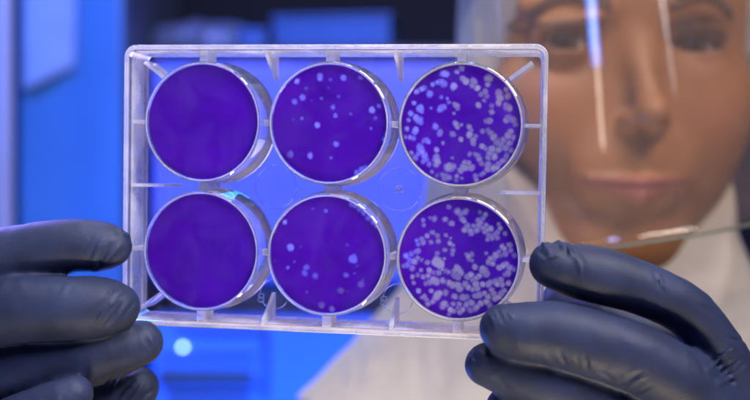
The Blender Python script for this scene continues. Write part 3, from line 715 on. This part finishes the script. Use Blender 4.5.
foldL = [
    (90, 262, 104, 240, 1.7, .45), (97, 268, 112, 244, 1.7, -.5), (105, 264, 120, 244, 1.7, .5), (112, 262, 126, 248, 1.5, -.4), (120, 228, 132, 238, 1.6, .5), (82, 250, 92, 236, 1.8, -.25), (118, 236, 128, 226, 1.4, -.4),
    (92, 316, 108, 294, 1.7, -.45), (98, 322, 116, 298, 1.7, .5), (106, 326, 122, 302, 1.7, -.5), (100, 304, 112, 288, 1.5, .4), (116, 296, 130, 288, 1.5, .4), (124, 318, 134, 300, 1.5, -.35),
    (150, 336, 158, 350, 1.5, .6), (145, 334, 150, 350, 1.5, -.5), (60, 300, 70, 282, 2.2, .15),
    (108, 398, 122, 378, 1.7, .7), (116, 400, 134, 380, 1.7, -.7), (126, 402, 144, 384, 1.7, .7), (134, 404, 154, 390, 1.7, -.6), (102, 392, 112, 376, 1.6, -.5), (128, 376, 150, 372, 1.8, .5),
    (62, 396, 66, 412, 1.5, -.3), (40, 402, 46, 420, 1.6, .25),
]
g = glove_mesh("glove", fL, palmL, foldL, (-225, 300, -125), (-62, 385, 5), .65, "dark glove at the left edge of the plate, finger tips over its rim", person); under(g)

# ------------------------------------------------------------------ laboratory behind
MBG = dict(
    wall=mat("dark_wall", (.006, .012, .04), rough=.7, var=.3, vscale=4),
    panel=mat("painted_steel", (.05, .18, .38), rough=.35, var=.2, vscale=6),
    side=mat("dark_steel", (.10, .13, .2), rough=.4, var=.2, vscale=8),
    paper=mat("paper", (.26, .36, .52), rough=.8, var=.1, vscale=20),
    pipe=mat("pale_enamel", (.30, .33, .48), rough=.3, var=.08, vscale=10),
    body=mat("instrument_case", (.16, .20, .74), rough=.35, var=.15, vscale=5),
    low=mat('blue_case', (.04, .17, .62), rough=.4, var=.2, vscale=5),
    dark=mat("black_plastic", (.02, .025, .045), rough=.4, var=.3, vscale=30),
    film=mat("crumpled_film", (.20, .24, .32), rough=.35, spec=.6, var=.4, vscale=30, bump=.6, bscale=60),
    box=mat("blue_card", (.04, .14, .36), rough=.6, var=.2, vscale=10),
    lid=mat("pale_card", (.05, .13, .26), rough=.5, var=.2, vscale=10),
    bench=mat("bench_top", (.12, .15, .24), rough=.3, var=.2, vscale=8),
)
led = bpy.data.materials.new("indicator"); led.use_nodes = True
e = led.node_tree.nodes["Principled BSDF"]; e.inputs["Emission Color"].default_value = (.45, .75, 1, 1); e.inputs["Emission Strength"].default_value = 9
def bxw(mb, px0, px1, py0, py1, d, dep, bev=1.5):
    """box whose front face spans those directions at distance d, real thickness dep (mm)"""
    a = at(px0, py1, d); b_ = at(px1, py0, d)
    mb.box(a[0] / 1000, b_[0] / 1000, d / 1000, (d + dep) / 1000, (a[2] + EYE) / 1000, (b_[2] + EYE) / 1000, bev / 1000)

mb = MB(); mb.box(-2.2, 2.2, 1.95, 2.05, 0, 2.8); o = mb.build("wall", MBG['wall']); tag(o, "dark wall of the room far behind the plate", kind="structure")
mb = MB(); mb.box(-2.2, 2.2, -1.2, 2.05, -.05, 0); o = mb.build("floor", MBG['side']); tag(o, "dark floor of the room", kind="structure")

def local(root, o):
    o.parent = root; o.data.transform(Matrix.Translation(-root.location)); return o
# tall cabinet, left
c = at(75, 200, 1250); r_ = empty("cabinet", (c[0] / 1000, 1.25, 0)); tag(r_, "tall blue painted cabinet behind the left hand", "cabinet")
mb = MB(); mb.box(at(19, 0, 1262)[0] / 1000, at(127, 0, 1262)[0] / 1000, 1.262, 1.60, 0.02, 1.95, .004); local(r_, mb.build("carcass", MBG['side']))
mb = MB(); mb.box(at(20.5, 0, 1250)[0] / 1000, at(124, 0, 1250)[0] / 1000, 1.243, 1.2615, 0.06, 1.93, .004); dr = local(r_, mb.build("door", MBG['panel']))
mb = MB(); mb.box(at(114, 0, 1250)[0] / 1000, at(117, 0, 1250)[0] / 1000, 1.215, 1.2425, 1.0, 1.14, .003); hd = mb.build("handle", MBG['pipe']); hd.parent = dr; hd.data.transform(Matrix.Translation(-r_.location))
# sheet of paper hanging on the cabinet door
q = [at(24, -60, 1238), at(77, -72, 1238), at(75, 67, 1238), at(24, 93, 1238)]
V = []; nn = 14
for j in range(nn + 1):
    for i in range(nn + 1):
        s, t = i / nn, j / nn; p_ = (q[0] * (1 - s) + q[1] * s) * (1 - t) + (q[3] * (1 - s) + q[2] * s) * t
        p_ = p_ + np.array((0, -6 * t * t * (1 + .6 * math.sin(s * 5)), 0)); V.append(Wm(*p_))
Fp = [(j * (nn + 1) + i, j * (nn + 1) + i + 1, (j + 1) * (nn + 1) + i + 1, (j + 1) * (nn + 1) + i) for j in range(nn) for i in range(nn)]
o = mesh_obj("paper_sheet", V, Fp, MBG['paper']); s_ = o.modifiers.new("t", 'SOLIDIFY'); s_.thickness = .0008; tag(o, "greyish paper sheet hanging on the blue cabinet, lower edge slanting", "paper")
# pale upright post at the far left
mb = MB(); xx = at(3, 0, 1050)[0] / 1000; mb.tube([(xx, 1.05, 0), (xx, 1.05, .8), (xx, 1.05, 2.3)], .0095, 24); mb.tube([(xx, 1.05, 0), (xx, 1.05, .02)], .04, 24)
o = mb.build("upright_post", MBG['pipe'], None, True); smooth_by_angle(o, 40); tag(o, "pale upright metal post at the far left edge", "post")

# bench and the blue lit instrument on it
mb = MB(); mb.box(-.42, .75, 1.12, 1.75, 1.09, 1.125, .004); tb = mb.build("bench_top", MBG['bench'])
r_ = empty("bench", (.16, 1.4, 0)); tag(r_, "dark laboratory bench under the blue instrument", "bench"); local(r_, tb)
for x in (-.38, .70):
    for y in (1.18, 1.70):
        mb = MB(); mb.box(x - .02, x + .02, y - .02, y + .02, 0, 1.0895, .003); local(r_, mb.build("leg", MBG['side']))
r_ = empty("instrument", Wm(at(320, 0, 1200)[0], 1300, at(0, 450, 1200)[2])); tag(r_, "blue lit laboratory instrument with glowing indicator behind the plate", "instrument")
mb = MB(); bxw(mb, 152, 520, 62, 281, 1200, 300, 8); up = local(r_, mb.build("upper_case", MBG['body']))
mb = MB(); bxw(mb, 172, 545, 281.5, 316, 1235, 260, 2); local(r_, mb.build("recess", MBG['dark']))
mb = MB(); bxw(mb, 150, 560, 317, 452, 1196, 300, 6); lw = local(r_, mb.build("lower_case", MBG['low']))
mb = MB(); a = at(183, 347, 1194); mb.tube([Wm(a[0], 1195.8, a[2]), Wm(a[0], 1190, a[2])], [.0022, .0020], 20); o = mb.build("indicator_lamp", led, None, True); o.parent = lw; o.data.transform(Matrix.Translation(-r_.location))
for py0, py1, x0, x1 in ((372, 383, 158, 252), (385.5, 387, 158, 262), (331, 334, 176, 262), (330, 400, 262, 268), (356, 358, 160, 255), (394, 402, 166, 250)):
    mb = MB(); bxw(mb, x0, x1, py0, py1, 1188, 7.5, .8); o = mb.build("trim_strip", MBG['dark']); o.parent = lw; o.data.transform(Matrix.Translation(-r_.location))
mb = MB(); bxw(mb, 205, 320, 372, 380, 1189, 6.6, .8); 
# shelf with bags and boxes
mb = MB(); bxw(mb, 128, 520, 46, 52, 1330, 300, 2); r_ = mb.build("shelf_board", MBG['dark']); rs = empty("shelf", Wm(at(320, 0, 1330)[0], 1480, at(0, 50, 1330)[2])); tag(rs, "dark shelf carrying the bag and the boxes", "shelf"); local(rs, r_)
for x in (130, 500):
    mb = MB(); bxw(mb, x, x + 6, 52.5, 480, 1600, 14, 1); local(rs, mb.build("post", MBG['dark']))
P, lo, h = grid((-300, 1340, 180), (-150, 1480, 245), 2.5)
F = ell(P, (-222, 1410, 200), (66, 50, 24)); F = smin(F, ell(P, (-190, 1400, 194), (44, 46, 17)), 14); F -= 4.5 * (1 - np.abs(wob(P, 26, 9))) + 3 * wob(P, 40, 10)
F = smax(F, 186.5 - P[..., 2], 2)
V, Q = surface_nets(F, lo, h); o = np_mesh("plastic_bag", cam_to_world(V), Q, MBG['film']); tag(o, "crumpled grey plastic bag lying on the shelf above the first well", "bag")
def card(px0, px1, py0, d, dep, m1, m2, label, rot=0.):
    a = at(px0, 0, d); b_ = at(px1, 0, d); z0 = at(0, 46, 1330)[2] + .6; z1 = at(0, py0, d)[2]
    cx = (a[0] + b_[0]) / 2; w2 = (b_[0] - a[0]) / 2
    r = empty("box", Wm(cx, d + dep / 2, z0)); r.rotation_euler[2] = rot
    mb = MB(); mb.box(-w2 / 1000, w2 / 1000, -dep / 2000, dep / 2000, 0, (z1 - z0 - 7) / 1000, .002); mb.build("tray", m1, r)
    mb = MB(); mb.box(-w2 / 1000 - .003, w2 / 1000 + .003, -dep / 2000 - .003, dep / 2000 + .003, (z1 - z0 - 6.6) / 1000, (z1 - z0) / 1000, .002); mb.build("lid", m2, r)
    tag(r, label, "box"); return r
card(236, 262, 28, 1345, 90, MBG['box'], MBG['box'], "small bright blue box on the shelf between the bag and the larger box", .1)
card(278, 396, 14, 1360, 120, MBG['box'], MBG['lid'], "wide blue box with paler lid on the shelf above the middle well", -.12)

# ------------------------------------------------------------------ camera
cam = bpy.data.cameras.new("camera"); co = bpy.data.objects.new("camera", cam); COL.objects.link(co)
co.location = Wm(0, 0, 0); co.rotation_euler = (math.radians(90), 0, 0)
cam.sensor_width = 36; cam.lens = FPX / 750 * 36; cam.clip_start = .01; cam.clip_end = 50
cam.dof.use_dof = True; cam.dof.focus_distance = .322; cam.dof.aperture_fstop = cam.lens / 6.9
sc.camera = co

# ------------------------------------------------------------------ lamps
def area(name, pos, target, sx, sy, power, col):
    l = bpy.data.lights.new(name, 'AREA'); l.shape = 'RECTANGLE'; l.size = sx / 1000; l.size_y = sy / 1000; l.energy = power; l.color = col
    o = bpy.data.objects.new(name, l); COL.objects.link(o); o.location = Wm(*pos)
    o.rotation_euler = (Wm(*target) - Wm(*pos)).to_track_quat('-Z', 'Y').to_euler(); return o
WARM = (1, .80, .58); COOL = (.72, .78, 1.0); BLUE = (.02, .16, 1.0); VIO = (.25, .22, 1.0)
area("key_lamp", (360, -60, 700), (40, 320, -10), 380, 240, 12., (1, .90, .78))
area("fill_lamp", (-520, -20, -420), (-20, 320, 0), 200, 240, 1.6, COOL)
area("spark_lamp", (-110, 230, 520), (0, 325, 0), 120, 30, 1.8, (.9, .92, 1))  # small added lamp that makes the clear plastic sparkle
area("bench_strip_lamp", (60, 170, -300), (0, 325, 20), 300, 24, .20, (1, .82, .55)).data.spread = math.radians(34)  # added unseen warm strip, brightens the plate's upper wall from below
area("front_lamp", (330, 10, 330), (-40, 322, 0), 150, 150, .25, (.93, .94, 1)).data.spread = math.radians(36)  # added fill light so the stained wells come out brighter
area("ceiling_strip_lamp", (0, 700, 640), (0, 330, 0), 500, 25, 2.2, (1, .93, .8))  # added unseen strip that puts highlights on the plastic edges
area("face_lamp", (-60, 40, 600), (150, 470, 20), 200, 160, .8, (1, .70, .42))
area("gown_lamp", (40, 420, -270), (60, 580, -140), 260, 90, .5, (1, .76, .48))  # added low lamp out of view, warms the gown
area("cabinet_lamp", (-420, 760, 520), (-300, 1240, 40), 300, 200, 1.5, (.03, .17, 1.0)).data.spread = math.radians(80)
area("instrument_lamp", (-60, 800, 560), (0, 1210, 80), 400, 140, 1.5, (.055, .07, 1.0)).data.spread = math.radians(95)
area("blue_bench_lamp", (-120, 860, -330), (-60, 1200, -130), 400, 160, 1.7, (.0, .12, 1.0)).data.spread = math.radians(95)
area("blue_rim_lamp", (-330, 640, 230), (-60, 330, -10), 160, 260, .5, VIO).data.spread = math.radians(50)
area("blue_low_lamp", (-220, 620, -260), (-110, 335, -50), 160, 120, 3.0, BLUE)

# lamps whose mirror image shows in the visor
def streak(px, py_low, w, hgt, col, radiance, L_=650., lean=0.):
    d = at(px, py_low, 1.0); d = d / np.linalg.norm(d)
    # intersect the visor
    best = None
    for i in range(400):
        th = math.radians(-80 + 160 * i / 399)
        for y in np.linspace(VB, 110, 60):
            q_ = head_to_cam(visor_pt(th, y)); e_ = np.linalg.norm(np.cross(q_, d))
            if best is None or e_ < best[0]: best = (e_, th, y, q_)
    _, th, y, q_ = best
    a = head_to_cam(visor_pt(th + .002, y)) - head_to_cam(visor_pt(th - .002, y)); b_ = head_to_cam(visor_pt(th, y + 1)) - head_to_cam(visor_pt(th, y - 1))
    n_ = np.cross(a, b_); n_ /= np.linalg.norm(n_)
    if n_ @ d > 0: n_ = -n_
    r = d - 2 * (d @ n_) * n_; pos = q_ + r * L_; up_ = b_ / np.linalg.norm(b_); up_ = up_ - (up_ @ r) * r; up_ /= np.linalg.norm(up_)
    up_ = np.array(Matrix.Rotation(math.radians(lean), 3, Vector(r)) @ Vector(up_)); pos = pos + up_ * hgt / 2
    l = bpy.data.lights.new("tube_lamp", 'AREA'); l.shape = 'RECTANGLE'; l.size = w / 1000; l.size_y = hgt / 1000; l.color = col
    l.energy = radiance * math.pi * w * hgt * 1e-6 ; o = bpy.data.objects.new("tube_lamp", l); COL.objects.link(o)
    zax = (pos - q_); zax /= np.linalg.norm(zax); xax = np.cross(up_, zax); xax /= np.linalg.norm(xax); yax = np.cross(zax, xax)
    m_ = Matrix.Identity(4)
    for k, v in enumerate((xax, yax, zax)):
        for r_ in range(3): m_[r_][k] = v[r_]
    m_.translation = Wm(*pos); o.matrix_world = m_
    return pos
print("streak", streak(596, 70, 60, 420, (.05, .22, 1.), 26), streak(606, 176, 26, 600, (1, .85, .72), 9))

sc.view_settings.view_transform = 'Standard'; sc.view_settings.look = 'None'; sc.view_settings.exposure = 0; sc.view_settings.gamma = 1
sc.render.engine = 'CYCLES'
sc.cycles.max_bounces = 14; sc.cycles.transmission_bounces = 12; sc.cycles.transparent_max_bounces = 24; sc.cycles.glossy_bounces = 6
sc.cycles.caustics_reflective = False; sc.cycles.caustics_refractive = True; sc.cycles.sample_clamp_indirect = 6
sc.cycles.use_denoising = True
